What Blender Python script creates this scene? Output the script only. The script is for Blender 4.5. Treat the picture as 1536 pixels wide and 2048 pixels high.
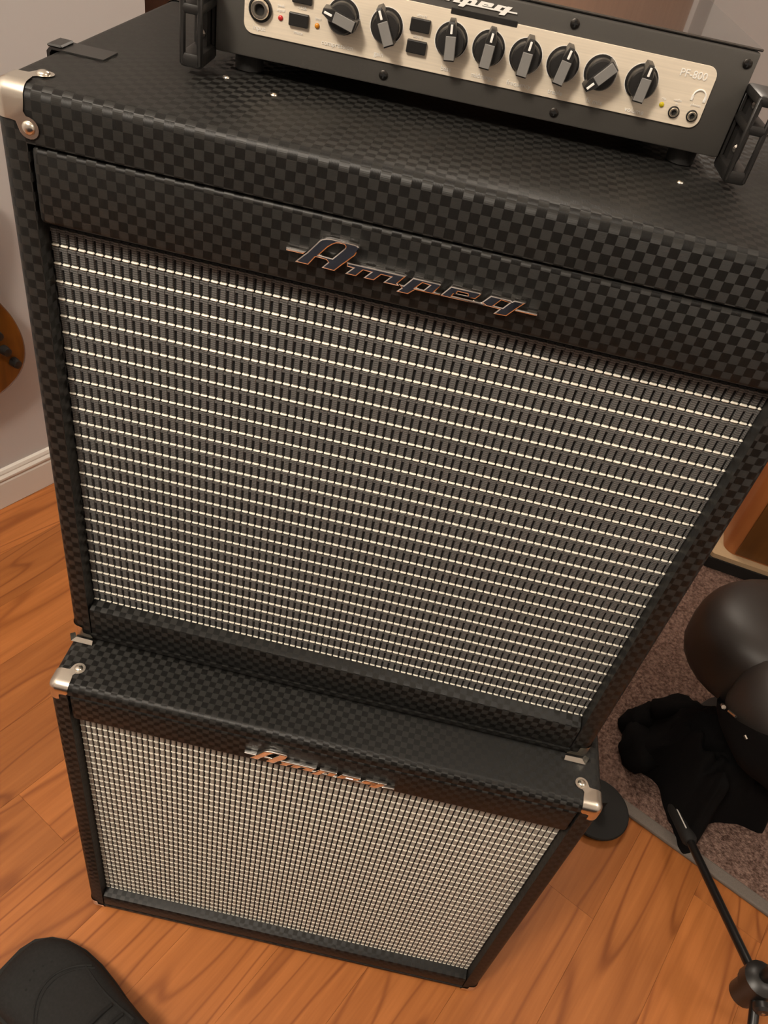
import bpy, bmesh, math, random
from mathutils import Vector, Matrix, noise
for o in list(bpy.data.objects): bpy.data.objects.remove(o)
scene = bpy.context.scene
COL = scene.collection
PI = math.pi
# ------------------------------------------------------------------ camera
cam_d = bpy.data.cameras.new('camera'); cam = bpy.data.objects.new('camera', cam_d); COL.objects.link(cam)
cam_d.sensor_fit = 'HORIZONTAL'; cam_d.sensor_width = 36.0; cam_d.lens = 36.0*1591.6/1536.0
cam_d.clip_start = 0.02; cam_d.clip_end = 50
rt, dn, fw = Vector((0.9728,0.1649,0.1625)), Vector((0.2310,-0.6427,-0.7305)), Vector((-0.0161,0.7482,-0.6633))
M = Matrix((rt, -dn, -fw)).transposed().to_4x4(); M.translation = Vector((0.2950,-0.4786,1.2339))
cam.matrix_world = M
scene.camera = cam
# ------------------------------------------------------------------ world, lights, exposure
vs = scene.view_settings
vs.view_transform = 'Standard'; vs.look = 'None'; vs.gamma = 1.0; vs.use_curve_mapping = False; vs.exposure = 0.0
w = bpy.data.worlds.new('room_air'); scene.world = w; w.use_nodes = True
w.node_tree.nodes['Background'].inputs[0].default_value = (1.0,0.82,0.66,1); w.node_tree.nodes['Background'].inputs[1].default_value = 0.02
def lamp(name, loc, size, energy, col=(1.0,0.89,0.76)):
    d = bpy.data.lights.new(name, 'POINT'); d.shadow_soft_size = size; d.energy = energy; d.color = col
    o = bpy.data.objects.new(name, d); COL.objects.link(o); o.location = loc
    return o
lamp('ceiling_lamp_near', (-0.32,-0.95,2.22), 0.14, 82)
lamp('ceiling_lamp_far', (0.45,1.75,2.22), 0.14, 30)
lamp('fill_light_right', (1.75,-0.45,2.22), 0.14, 23)  # added fill light to brighten the rug side, no known lamp there
# ------------------------------------------------------------------ materials
def newmat(name):
    m = bpy.data.materials.new(name); m.use_nodes = True
    return m, m.node_tree.nodes, m.node_tree.links, m.node_tree.nodes['Principled BSDF']
def lin(c):
    return tuple(((v/255)/12.92 if v/255 <= .04045 else ((v/255+.055)/1.055)**2.4) for v in c)+(1,)
def plain(name, rgb, rough=0.5, metal=0.0, bump=0.0, bscale=300, spec=0.5, var=0.0, coat=0.0):
    m, N, L, b = newmat(name)
    b.inputs['Base Color'].default_value = rgb if len(rgb)==4 else rgb+(1,)
    b.inputs['Roughness'].default_value = rough; b.inputs['Metallic'].default_value = metal
    b.inputs['Specular IOR Level'].default_value = spec; b.inputs['Coat Weight'].default_value = coat
    if bump or var:
        tc = N.new('ShaderNodeTexCoord'); n = N.new('ShaderNodeTexNoise'); n.inputs['Scale'].default_value = bscale
        n.inputs['Detail'].default_value = 4; L.new(tc.outputs['Object'], n.inputs['Vector'])
        if bump:
            bp = N.new('ShaderNodeBump'); bp.inputs['Strength'].default_value = bump; bp.inputs['Distance'].default_value = 0.001
            L.new(n.outputs['Fac'], bp.inputs['Height']); L.new(bp.outputs['Normal'], b.inputs['Normal'])
        if var:
            mx = N.new('ShaderNodeMix'); mx.data_type = 'RGBA'
            c = tuple(rgb[:3])
            mx.inputs['A'].default_value = tuple(v*(1-var) for v in c)+(1,); mx.inputs['B'].default_value = tuple(min(1,v*(1+var)) for v in c)+(1,)
            L.new(n.outputs['Fac'], mx.inputs['Factor']); L.new(mx.outputs['Result'], b.inputs['Base Color'])
    return m
def math_node(N, L, op, a, b=None):
    n = N.new('ShaderNodeMath'); n.operation = op
    for i, v in enumerate((a, b)):
        if v is None: continue
        if isinstance(v, (int, float)): n.inputs[i].default_value = v
        else: L.new(v, n.inputs[i])
    return n.outputs[0]
def mat_tolex():
    m, N, L, b = newmat('woven_vinyl')
    uv = N.new('ShaderNodeUVMap'); uv.uv_map = 'UVMap'
    ck = N.new('ShaderNodeTexChecker'); ck.inputs['Scale'].default_value = 1/0.0063
    L.new(uv.outputs[0], ck.inputs['Vector'])
    tg = N.new('ShaderNodeTangent'); tg.direction_type = 'UV_MAP'; tg.uv_map = 'UVMap'
    L.new(tg.outputs[0], b.inputs['Tangent'])
    ar = math_node(N, L, 'MULTIPLY_ADD', ck.outputs['Fac'], 0.25); ar.node.inputs[2].default_value = 0.125   # twill running the two diagonals
    L.new(ar, b.inputs['Anisotropic Rotation'])
    b.inputs['Anisotropic'].default_value = 0.85; b.inputs['Roughness'].default_value = 0.46
    b.inputs['Specular IOR Level'].default_value = 0.31
    mx = N.new('ShaderNodeMix'); mx.data_type = 'RGBA'
    mx.inputs['A'].default_value = (0.0068,0.0066,0.0060,1); mx.inputs['B'].default_value = (0.0245,0.0240,0.0220,1)  # tone step between squares stands in for part of the weave's sheen
    L.new(ck.outputs['Fac'], mx.inputs['Factor'])
    ns = N.new('ShaderNodeTexNoise'); ns.inputs['Scale'].default_value = 35; ns.inputs['Detail'].default_value = 3
    L.new(uv.outputs[0], ns.inputs['Vector'])
    m2 = N.new('ShaderNodeMix'); m2.data_type = 'RGBA'; m2.blend_type = 'MULTIPLY'; m2.inputs['Factor'].default_value = 0.35
    L.new(mx.outputs['Result'], m2.inputs['A']); L.new(ns.outputs['Fac'], m2.inputs['B'])
    L.new(m2.outputs['Result'], b.inputs['Base Color'])
    # fine ribs: along one way in half the squares, across in the others
    sp = N.new('ShaderNodeSeparateXYZ'); L.new(uv.outputs[0], sp.inputs[0])
    rib = lambda s: math_node(N, L, 'SINE', math_node(N, L, 'MULTIPLY', s, 2*PI/0.0009))
    mh = N.new('ShaderNodeMix'); mh.data_type = 'FLOAT'; L.new(ck.outputs['Fac'], mh.inputs['Factor'])
    L.new(rib(sp.outputs[0]), mh.inputs['A']); L.new(rib(sp.outputs[1]), mh.inputs['B'])
    bp = N.new('ShaderNodeBump'); bp.inputs['Strength'].default_value = 0.06; bp.inputs['Distance'].default_value = 0.0002
    L.new(mh.outputs['Result'], bp.inputs['Height']); L.new(bp.outputs['Normal'], b.inputs['Normal'])
    return m
def mat_wood_floor():
    m, N, L, b = newmat('cherry_laminate')
    tc = N.new('ShaderNodeTexCoord'); oi = N.new('ShaderNodeObjectInfo')
    off = N.new('ShaderNodeCombineXYZ')
    L.new(math_node(N, L, 'MULTIPLY', oi.outputs['Random'], 37.0), off.inputs[0]); L.new(math_node(N, L, 'MULTIPLY', oi.outputs['Random'], 91.0), off.inputs[1])
    ad = N.new('ShaderNodeVectorMath'); ad.operation = 'ADD'; L.new(tc.outputs['Object'], ad.inputs[0]); L.new(off.outputs[0], ad.inputs[1])
    def noise_at(sx, sy, detail, dist=0.0, rough=0.5):
        mp = N.new('ShaderNodeMapping'); mp.inputs['Scale'].default_value = (sx, sy, 1); L.new(ad.outputs[0], mp.inputs['Vector'])
        n = N.new('ShaderNodeTexNoise'); n.inputs['Scale'].default_value = 1; n.inputs['Detail'].default_value = detail
        n.inputs['Distortion'].default_value = dist; n.inputs['Roughness'].default_value = rough
        L.new(mp.outputs[0], n.inputs['Vector']); return n.outputs['Fac']
    broad = noise_at(1.1, 8, 1.0, 0.15)
    rings = math_node(N, L, 'SINE', math_node(N, L, 'MULTIPLY', broad, 64.0))
    line = math_node(N, L, 'POWER', math_node(N, L, 'MULTIPLY_ADD', rings, 0.5), 18.0)
    line.node.inputs[0].links[0].from_node.inputs[2].default_value = 0.5
    fine = noise_at(6, 160, 5, 0.2, 0.6)
    streak = noise_at(3, 40, 3, 0.6)
    cr = N.new('ShaderNodeValToRGB'); e = cr.color_ramp.elements
    e[0].position = 0.25; e[0].color = (0.29,0.089,0.0185,1); e[1].position = 0.8; e[1].color = (0.53,0.190,0.050,1)
    L.new(math_node(N, L, 'ADD', math_node(N, L, 'MULTIPLY', streak, 0.6), math_node(N, L, 'MULTIPLY', fine, 0.4)), cr.inputs[0])
    hs = N.new('ShaderNodeHueSaturation'); L.new(cr.outputs[0], hs.inputs['Color'])
    L.new(math_node(N, L, 'MULTIPLY_ADD', oi.outputs['Random'], 0.30), hs.inputs['Value']); hs.inputs['Value'].links[0].from_node.inputs[2].default_value = 0.84
    mx = N.new('ShaderNodeMix'); mx.data_type = 'RGBA'; mx.blend_type = 'MULTIPLY'
    L.new(hs.outputs[0], mx.inputs['A']); mx.inputs['B'].default_value = (0.46,0.35,0.26,1)
    L.new(math_node(N, L, 'MULTIPLY', line, math_node(N, L, 'MULTIPLY', streak, 1.25)), mx.inputs['Factor'])
    L.new(mx.outputs['Result'], b.inputs['Base Color'])
    b.inputs['Roughness'].default_value = 0.38
    bp = N.new('ShaderNodeBump'); bp.inputs['Strength'].default_value = 0.10; bp.inputs['Distance'].default_value = 0.0004
    L.new(fine, bp.inputs['Height']); L.new(bp.outputs['Normal'], b.inputs['Normal'])
    return m
def mat_grain(name, c0, c1, sx=3, sy=60, rough=0.35, coat=0.2):
    m, N, L, b = newmat(name)
    tc = N.new('ShaderNodeTexCoord'); mp = N.new('ShaderNodeMapping'); mp.inputs['Scale'].default_value = (sy, sy, sx); L.new(tc.outputs['Object'], mp.inputs['Vector'])
    n = N.new('ShaderNodeTexNoise'); n.inputs['Scale'].default_value = 1; n.inputs['Detail'].default_value = 5; n.inputs['Distortion'].default_value = 0.6
    L.new(mp.outputs[0], n.inputs['Vector'])
    cr = N.new('ShaderNodeValToRGB'); e = cr.color_ramp.elements; e[0].position = 0.3; e[0].color = c0+(1,); e[1].position = 0.7; e[1].color = c1+(1,)
    L.new(n.outputs['Fac'], cr.inputs[0]); L.new(cr.outputs[0], b.inputs['Base Color'])
    b.inputs['Roughness'].default_value = rough; b.inputs['Coat Weight'].default_value = coat
    return m
def mat_weave(name, c_dark, c_light):
    m, N, L, b = newmat(name)
    tc = N.new('ShaderNodeTexCoord'); sp = N.new('ShaderNodeSeparateXYZ'); L.new(tc.outputs['Object'], sp.inputs[0])
    s = math_node(N, L, 'SINE', math_node(N, L, 'MULTIPLY', sp.outputs[2], 2*PI/0.0017))
    n = N.new('ShaderNodeTexNoise'); n.inputs['Scale'].default_value = 900; n.inputs['Detail'].default_value = 2; L.new(tc.outputs['Object'], n.inputs['Vector'])
    f = math_node(N, L, 'MULTIPLY_ADD', s, 0.36); f.node.inputs[2].default_value = 0.5
    f2 = math_node(N, L, 'MULTIPLY', f, math_node(N, L, 'MULTIPLY_ADD', n.outputs['Fac'], 1.2)); f2.node.inputs[1].links[0].from_node.inputs[2].default_value = 0.4
    mx = N.new('ShaderNodeMix'); mx.data_type = 'RGBA'; mx.inputs['A'].default_value = c_dark+(1,); mx.inputs['B'].default_value = c_light+(1,)
    L.new(f2, mx.inputs['Factor']); L.new(mx.outputs['Result'], b.inputs['Base Color'])
    b.inputs['Roughness'].default_value = 0.7; b.inputs['Specular IOR Level'].default_value = 0.25
    return m
def mat_brushed(name, rgb):
    m, N, L, b = newmat(name)
    b.inputs['Metallic'].default_value = 0.15; b.inputs['Roughness'].default_value = 0.42
    tc = N.new('ShaderNodeTexCoord'); mp = N.new('ShaderNodeMapping'); mp.inputs['Scale'].default_value = (14, 1, 900); L.new(tc.outputs['Object'], mp.inputs['Vector'])
    n = N.new('ShaderNodeTexNoise'); n.inputs['Scale'].default_value = 1; n.inputs['Detail'].default_value = 4; L.new(mp.outputs[0], n.inputs['Vector'])
    mx = N.new('ShaderNodeMix'); mx.data_type = 'RGBA'; mx.inputs['A'].default_value = tuple(v*0.80 for v in rgb)+(1,); mx.inputs['B'].default_value = tuple(min(1,v*1.12) for v in rgb)+(1,)
    L.new(n.outputs['Fac'], mx.inputs['Factor']); L.new(mx.outputs['Result'], b.inputs['Base Color'])
    return m
def mat_carpet():
    m, N, L, b = newmat('loop_carpet')
    tc = N.new('ShaderNodeTexCoord')
    v = N.new('ShaderNodeTexVoronoi'); v.inputs['Scale'].default_value = 260; L.new(tc.outputs['Object'], v.inputs['Vector'])
    n = N.new('ShaderNodeTexNoise'); n.inputs['Scale'].default_value = 180; n.inputs['Detail'].default_value = 3; L.new(tc.outputs['Object'], n.inputs['Vector'])
    cr = N.new('ShaderNodeValToRGB'); e = cr.color_ramp.elements
    e[0].position = 0.3; e[0].color = (0.078,0.044,0.034,1); e[1].position = 0.72; e[1].color = (0.29,0.188,0.150,1)
    L.new(n.outputs['Fac'], cr.inputs[0]); L.new(cr.outputs[0], b.inputs['Base Color'])
    b.inputs['Roughness'].default_value = 0.95; b.inputs['Specular IOR Level'].default_value = 0.1
    bp = N.new('ShaderNodeBump'); bp.inputs['Strength'].default_value = 0.8; bp.inputs['Distance'].default_value = 0.003
    L.new(v.outputs['Distance'], bp.inputs['Height']); L.new(bp.outputs['Normal'], b.inputs['Normal'])
    return m
M_tolex = mat_tolex()
M_floor = mat_wood_floor()
M_wall = plain('grey_wall_paint', (0.55,0.525,0.51), 0.75, bump=0.05, bscale=400)
M_ceil = plain('white_ceiling_paint', (0.86,0.84,0.80), 0.9, bump=0.05, bscale=200)
M_trim = plain('white_trim_paint', (0.72,0.68,0.62), 0.4, bump=0.02)
M_black = plain('black_void_cloth', (0.006,0.006,0.006), 0.9, bump=0.1)
M_rubber = plain('black_rubber', (0.0075,0.007,0.006), 0.75, bump=0.1)
M_plastic = plain('black_plastic', (0.014,0.013,0.012), 0.38, bump=0.06, bscale=900)
M_amp = plain('charcoal_steel', (0.060,0.056,0.050), 0.42, bump=0.04, bscale=1500, var=0.08)
M_amptop = plain('charcoal_gloss', (0.040,0.034,0.030), 0.14, coat=1.0, bump=0.01, bscale=900)
M_panel = mat_brushed('brushed_champagne', (0.80,0.70,0.56))
M_knob = plain('soft_touch_knob', (0.020,0.019,0.018), 0.35, bump=0.03, bscale=900)
M_knobgrey = plain('grey_knob_cap', (0.19,0.183,0.172), 0.5, bump=0.03, bscale=900)
M_white = plain('white_print', (0.85,0.83,0.78), 0.6, bump=0.02)
M_chrome = plain('chrome', (0.90,0.87,0.83), 0.07, 1.0, bump=0.01, bscale=200)
M_nickel = plain('nickel', (0.74,0.69,0.60), 0.27, 1.0, bump=0.02, bscale=500)
M_steel = plain('dark_screw_steel', (0.20,0.18,0.16), 0.35, 1.0, bump=0.05, bscale=900)
M_screw = plain('blackened_screw', (0.055,0.05,0.045), 0.4, 1.0, bump=0.05, bscale=900)
M_weave = mat_weave('grey_weave', (0.030,0.030,0.029), (0.185,0.182,0.175))
M_weave2 = mat_weave('beige_weave', (0.17,0.163,0.146), (0.58,0.545,0.48))
M_thread = plain('silver_thread', (0.80,0.77,0.66), 0.35, bump=0.1, bscale=1500, var=0.15)
M_red = plain('red_lens', (0.45,0.02,0.02), 0.25, bump=0.01); M_amber = plain('amber_lens', (0.55,0.20,0.01), 0.25, bump=0.01); M_yellow = plain('yellow_lens', (0.50,0.40,0.01), 0.25, bump=0.01)
M_carpet = mat_carpet()
M_bind = plain('grey_binding_tape', (0.16,0.135,0.115), 0.85, bump=0.4, bscale=500, var=0.2)
M_suede = plain('black_suede', (0.020,0.020,0.0195), 0.85, bump=0.5, bscale=260, var=0.35, spec=0.25)
M_leather = plain('black_leather', (0.026,0.021,0.018), 0.46, bump=0.12, bscale=220, spec=0.5)
M_cloth = plain('black_jersey', (0.0065,0.0060,0.0060), 0.95, bump=0.3, bscale=300, spec=0.08, var=0.3)
M_pole = plain('black_painted_tube', (0.008,0.008,0.008), 0.35, bump=0.03)
M_oak = mat_grain('honey_wood', (0.105,0.040,0.007), (0.180,0.072,0.013), 2, 30, 0.38)
M_lit_edge = mat_grain('lit_wood_edge', (0.42,0.135,0.035), (0.52,0.19,0.055), 2, 30, 0.35)  # brighter orange paints in the light caught by the rounded carcass side
M_cream = plain('cream_moulding', (0.55,0.40,0.24), 0.45, bump=0.03, var=0.1)
M_dark_wood = mat_grain('dark_brown_door', (0.020,0.007,0.003), (0.045,0.016,0.007), 2, 40, 0.35)
M_brown_wood = mat_grain('brown_door', (0.34,0.185,0.11), (0.42,0.235,0.145), 2, 40, 0.4)
M_guitar = mat_grain('tiger_wood', (0.012,0.002,0.001), (0.19,0.066,0.006), 3, 24, 0.22, 0.5)
# ------------------------------------------------------------------ mesh helpers
def obj(name, bm, mat, parent=None, smooth=False, uv=False, loc=None, rot=None):
    me = bpy.data.meshes.new(name)
    if uv:
        lay = bm.loops.layers.uv.new('UVMap'); bm.normal_update()
        for f in bm.faces:
            n = f.normal; a = max(range(3), key=lambda i: abs(n[i]))
            for l in f.loops:
                c = l.vert.co
                l[lay].uv = ((c.y, c.z), (c.x, c.z), (c.x, c.y))[a]
    bmesh.ops.recalc_face_normals(bm, faces=bm.faces[:]) if not uv else None
    bm.to_mesh(me); bm.free()
    if smooth:
        for p in me.polygons: p.use_smooth = True
    if mat is not None:
        for mm in (mat if isinstance(mat, (list, tuple)) else [mat]): me.materials.append(mm)
    o = bpy.data.objects.new(name, me); COL.objects.link(o)
    if parent is not None: o.parent = parent
    if loc is not None: o.location = loc
    if rot is not None: o.rotation_euler = rot
    return o
def copy_of(o, parent, loc=None, rot=None):
    c = o.copy(); COL.objects.link(c); c.parent = parent
    if loc is not None: c.location = loc
    if rot is not None: c.rotation_euler = rot
    return c
def smooth_by_angle(o, deg=35):
    me = o.data
    for p in me.polygons: p.use_smooth = True
    me.set_sharp_from_angle(angle=math.radians(deg))
    return o
def empty(name, label, cat, loc=(0,0,0), rz=0.0, group=None):
    o = bpy.data.objects.new(name, None); COL.objects.link(o); o.location = loc; o.rotation_euler = (0,0,rz); o.empty_display_size = 0.05
    o['label'] = label; o['category'] = cat
    if group: o['group'] = group
    return o
def structure(o):
    o['kind'] = 'structure'; return o
def box(bm, x0, x1, y0, y1, z0, z1, bev=0.0, seg=2, edges=None):
    r = bmesh.ops.create_cube(bm, size=1.0)
    vs_ = r['verts']
    for v in vs_:
        v.co = Vector(((x0+x1)/2+v.co.x*(x1-x0), (y0+y1)/2+v.co.y*(y1-y0), (z0+z1)/2+v.co.z*(z1-z0)))
    if bev > 0:
        es = set()
        for v in vs_:
            for e in v.link_edges: es.add(e)
        bmesh.ops.bevel(bm, geom=list(es), offset=bev, segments=seg, affect='EDGES', profile=0.5)
    return bm
def ring_loft(bm, rings, cap=True, closed=True):
    vr = [[bm.verts.new(p) for p in r] for r in rings]
    n = len(rings[0])
    for a, b in zip(vr, vr[1:]):
        for i in range(n if closed else n-1):
            j = (i+1) % n
            bm.faces.new((a[i], a[j], b[j], b[i]))
    if cap:
        bm.faces.new(vr[0][::-1]); bm.faces.new(vr[-1])
    return vr
def tube(bm, pts, rad, n=10, cap=True):
    pts = [Vector(p) for p in pts]
    rads = rad if isinstance(rad, (list, tuple)) else [rad]*len(pts)
    rings = []
    up = None
    for i, p in enumerate(pts):
        t = (pts[min(i+1,len(pts)-1)]-pts[max(i-1,0)]).normalized()
        if up is None:
            up = t.orthogonal().normalized()
        up = (up - t*up.dot(t)).normalized(); s = t.cross(up)
        rings.append([p+(up*math.cos(2*PI*k/n)+s*math.sin(2*PI*k/n))*rads[i] for k in range(n)])
    ring_loft(bm, rings, cap); return bm
def lathe(bm, prof, n=20, origin=(0,0,0), axis='Z'):
    rings = []
    for r, h in prof:
        ring = []
        for k in range(n):
            a = 2*PI*k/n; x, y = r*math.cos(a), r*math.sin(a)
            p = Vector((x, y, h)) if axis == 'Z' else (Vector((x, -h, y)) if axis == '-Y' else Vector((h, x, y)))
            ring.append(p+Vector(origin))
        rings.append(ring)
    ring_loft(bm, rings); return bm
def prism(bm, poly, y0, y1, bev=0.0):
    """polygon in x,z extruded from y0 (back) to y1 (front)"""
    a = [bm.verts.new((x, y0, z)) for x, z in poly]; b = [bm.verts.new((x, y1, z)) for x, z in poly]
    n = len(poly)
    fs = [bm.faces.new(a), bm.faces.new(b[::-1])]
    for i in range(n):
        fs.append(bm.faces.new((a[i], b[i], b[(i+1)%n], a[(i+1)%n])))
    return fs
def rounded_rect(x0, x1, z0, z1, r, seg=5):
    out = []
    for cx, cz, a0 in ((x1-r,z1-r,0),(x0+r,z1-r,90),(x0+r,z0+r,180),(x1-r,z0+r,270)):
        for k in range(seg+1):
            a = math.radians(a0+90*k/seg); out.append((cx+r*math.cos(a), cz+r*math.sin(a)))
    return out
def curve_mesh(splines, extrude, bevel=0.0, scale=1.0):
    """flat outline(s), holes by even-odd, in the local xy plane of the curve -> bmesh standing in x,z facing -y"""
    cu = bpy.data.curves.new('outline', 'CURVE'); cu.dimensions = '2D'; cu.fill_mode = 'BOTH'; cu.extrude = extrude; cu.bevel_depth = bevel; cu.bevel_resolution = 1
    if bevel: cu.offset = -bevel
    for pts in splines:
        s = cu.splines.new('POLY'); s.points.add(len(pts)-1)
        for p, (x, z) in zip(s.points, pts): p.co = (x*scale, z*scale, 0, 1)
        s.use_cyclic_u = True
    ob = bpy.data.objects.new('outline', cu); COL.objects.link(ob)
    dg = bpy.context.evaluated_depsgraph_get(); me = bpy.data.meshes.new_from_object(ob.evaluated_get(dg))
    bpy.data.objects.remove(ob); bpy.data.curves.remove(cu)
    me.transform(Matrix.Rotation(PI/2, 4, 'X'))
    return me
def text_mesh(txt, size, extrude=0.0001, align='CENTER'):
    cu = bpy.data.curves.new('lettering', 'FONT'); cu.body = txt; cu.size = size; cu.align_x = align; cu.align_y = 'CENTER'; cu.extrude = extrude; cu.resolution_u = 3
    ob = bpy.data.objects.new('lettering', cu); COL.objects.link(ob)
    dg = bpy.context.evaluated_depsgraph_get(); me = bpy.data.meshes.new_from_object(ob.evaluated_get(dg))
    bpy.data.objects.remove(ob); bpy.data.curves.remove(cu)
    me.transform(Matrix.Rotation(PI/2, 4, 'X'))
    return me
def obj_from_mesh(name, me, mat, parent, loc=None, rot=None):
    me.materials.clear(); me.materials.append(mat); me.name = name
    o = bpy.data.objects.new(name, me); COL.objects.link(o); o.parent = parent
    if loc is not None: o.location = loc
    if rot is not None: o.rotation_euler = rot
    return o
def join_meshes(mes):
    bm = bmesh.new()
    for m in mes: bm.from_mesh(m); bpy.data.meshes.remove(m)
    return bm
# ------------------------------------------------------------------ room (axes turned against the cabinets)
UA = math.atan2(0.1141, 0.0605); U = Vector((math.cos(UA), math.sin(UA), 0)); V = Vector((U.y, -U.x, 0)); W0 = Vector((-0.5223, 0.6514, 0))
ROOM = Matrix(((U.x, V.x, 0, W0.x), (U.y, V.y, 0, W0.y), (0, 0, 1, 0), (0, 0, 0, 1)))   # columns: s along the left wall, t into the room (left-handed is avoided below)
RZ = UA
def room_loc(s, t, z=0.0): return W0+U*s+V*t+Vector((0,0,z))
def rlocal(o, s=0, t=0, z=0):
    """place an object so its local x runs along the left wall (s) and its local -y into the room (t)"""
    o.location = room_loc(s, t, z); o.rotation_euler = (0, 0, RZ); return o
S0, S1, T1, ZC = -3.7, 3.5, 3.3, 2.44
bm = bmesh.new(); box(bm, S0-.1, S1+.1, -T1-.1, .1, -0.05, -0.008); floor_o = structure(rlocal(obj('floor', bm, M_floor)))
# planks: single boards laid along the left wall
PW, PL = 0.1139, 1.19
random.seed(4)
plank_me = None
t = -PW*0.0
k0 = 0
tt = 0.008
row = 0
while tt < T1:
    x = S0 - ((row*0.437) % 1.0)*PL
    if row == 10: x = S0-0.62
    while x < S1:
        a, b_ = max(x, S0), min(x+PL, S1)
        if b_-a > 0.02:
            full = abs(b_-a-PL) < 1e-6 and tt+PW <= T1
            if full and plank_me is not None:
                o = bpy.data.objects.new('plank', plank_me); COL.objects.link(o)
            else:
                bm = bmesh.new(); box(bm, 0.0001, b_-a-0.0001, -min(PW, T1-tt)+0.0001, -0.0001, -0.0079, 0.0, 0.0002, 1)
                o = obj('plank', bm, M_floor)
                if full: plank_me = o.data
            o.parent = floor_o; o.location = (a, -tt, 0)
        x += PL
    tt += PW; row += 1
def wall_box(name, s0, s1, t0, t1, z0, z1, mat=M_wall):
    bm = bmesh.new(); box(bm, s0, s1, -t1, -t0, z0, z1); return structure(rlocal(obj(name, bm, mat)))
D0, D1, D2, D3, DH = 0.424, 1.16, 1.16, 3.30, 2.03
bm = bmesh.new()
box(bm, S0, D0, 0, .1, 0, ZC); box(bm, D3, S1, 0, .1, 0, ZC); box(bm, D0, D3, 0, .1, DH, ZC)
wl = structure(rlocal(obj('wall_left', bm, M_wall)))
wall_box('wall_back', S1, S1+.1, -.1, T1+.1, 0, ZC)
wall_box('wall_front', S0-.1, S0, -.1, T1+.1, 0, ZC)
wall_box('wall_right', S0, S1, T1, T1+.1, 0, ZC)
wall_box('ceiling', S0-.1, S1+.1, -.1, T1+.1, ZC, ZC+.05, M_ceil)
# skirting with a stepped, rounded head
def skirting(name, s0, s1, parent=None):
    prof = [(0,0.001),(0.012,0.001),(0.012,0.062),(0.010,0.066),(0.010,0.069),(0.013,0.072),(0.013,0.076),(0.0085,0.081),(0.0085,0.084),(0.006,0.090),(0.0,0.092)]
    bm = bmesh.new(); ring_loft(bm, [[(s, -0.0002-t_, z_) for t_, z_ in prof] for s in (s0, s1)])
    return structure(rlocal(obj(name, bm, M_trim)))
skirting('baseboard_left', S0, D0-0.002)
skirting('baseboard_left_far', D3+.002, S1).name = 'baseboard_far'
# dark door and brown closet door set in the left wall
def door(name, s0, s1, mat, panels):
    bm = bmesh.new(); box(bm, s0+.003, s1-.003, 0.02, 0.06, 0.006, DH-.004, 0.002, 1)
    d = structure(rlocal(obj(name, bm, mat)))
    n = 2; wdt = (s1-s0)
    for i in range(n if panels else 0):
        for z0, z1 in ((0.18,0.85),(1.0,1.85)):
            bm = bmesh.new()
            xa = s0+wdt*(0.10+i*0.45); xb = xa+wdt*0.35
            box(bm, xa, xb, 0.010, 0.021, z0, z1, 0.006, 2)
            p = obj('door_panel', bm, mat, d); 
    bm = bmesh.new(); lathe(bm, [(0.004,0),(0.008,0.002),(0.008,0.02),(0.024,0.03),(0.026,0.045),(0.018,0.055),(0.003,0.057)], 16, (s1-0.07, 0.021, 0.98), '-Y')
    smooth_by_angle(obj('door_knob', bm, M_nickel, d)); return d
door('door_1', D0, D1, M_dark_wood, True)
door('door_2', D2, D3, M_brown_wood, False)
# ------------------------------------------------------------------ speaker cabinets
LOGO = {
'letters': [
 [[(7.05,-5.18),(11.21,-.49),(12.68,1.17),(14.46,2.94),(20.09,10.46),(21.4,12.3),(23.03,13.74),(25.91,14.96),(28.9,15.4),(36.59,15.27),(44.23,15.12),(46.1,14.7),(47.1,13.7),(47.23,12.55),(45.33,7.87),(40.56,2.54),(37.99,-.21),(33.43,-5.44),(24.47,-5.1),(28.41,-.38),(27.3,.75),(22.16,1.05),(20.44,.9),(16.33,-5.3)],
  [(22.88,3.2),(27.62,9.22),(30.3,11.6),(32.5,12.9),(34.46,13.3),(37.51,13.2),(38.2,12.4),(38.08,11.37),(31.14,3.0)]],
 [[(0.96,2.9),(14.0,2.94),(12.3,.97),(1.0,.97)]],
 [[(40.45,2.62),(79.67,2.62),(74.9,-3.7),(76.3,-5.5),(65.0,-5.5),(69.0,-.75),(63.54,-.75),(59.4,-5.5),(51.94,-5.5),(56.18,-.65),(51.73,-.55),(47.67,-5.5),(39.96,-5.5),(44.42,-.6),(40.8,-.5)]],
 [[(74.95,-3.7),(78.69,-3.89),(83.68,2.6),(100.6,2.65),(102.0,2.2),(102.17,1.2),(99.0,-3.6),(103.2,-3.85),(102.6,-5.4),(86.4,-5.5),(82.46,-9.45),(74.2,-9.42),(77.3,-5.95)],
  [(87.0,-3.6),(91.7,-3.7),(94.4,-.2),(90.3,.2)]],
 [[(103.25,-3.85),(108.19,2.78),(126.6,2.85),(128.0,2.4),(128.1,1.6),(125.0,-2.35),(111.0,-2.35),(110.6,-3.35),(128.9,-3.35),(132.4,-4.6),(131.9,-5.3),(102.65,-5.38)],
  [(113.4,-.1),(119.4,-.15),(119.6,-1.1),(113.0,-1.15)]],
 [[(129.0,-3.3),(134.0,2.75),(147.0,2.7),(147.9,2.1),(149.3,3.15),(156.78,3.1),(151.9,-2.6),(146.97,-8.9),(138.0,-9.3),(140.9,-5.4),(132.45,-5.1)],
  [(138.0,-3.35),(143.2,-3.4),(146.1,.5),(141.2,.8)]],
 [[(151.9,-2.3),(165.6,-2.3),(165.8,-4.1),(150.9,-4.1)]]]}
def emblem(parent, x0, z0, y, sc, mat=M_chrome, depth=0.0017, bev=0.0009):
    bm = join_meshes([curve_mesh(s, depth, bev, sc) for s in LOGO['letters']])
    o = obj('logo', bm, mat, parent); o.location = (x0, y, z0); smooth_by_angle(o, 25)
    return o
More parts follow.
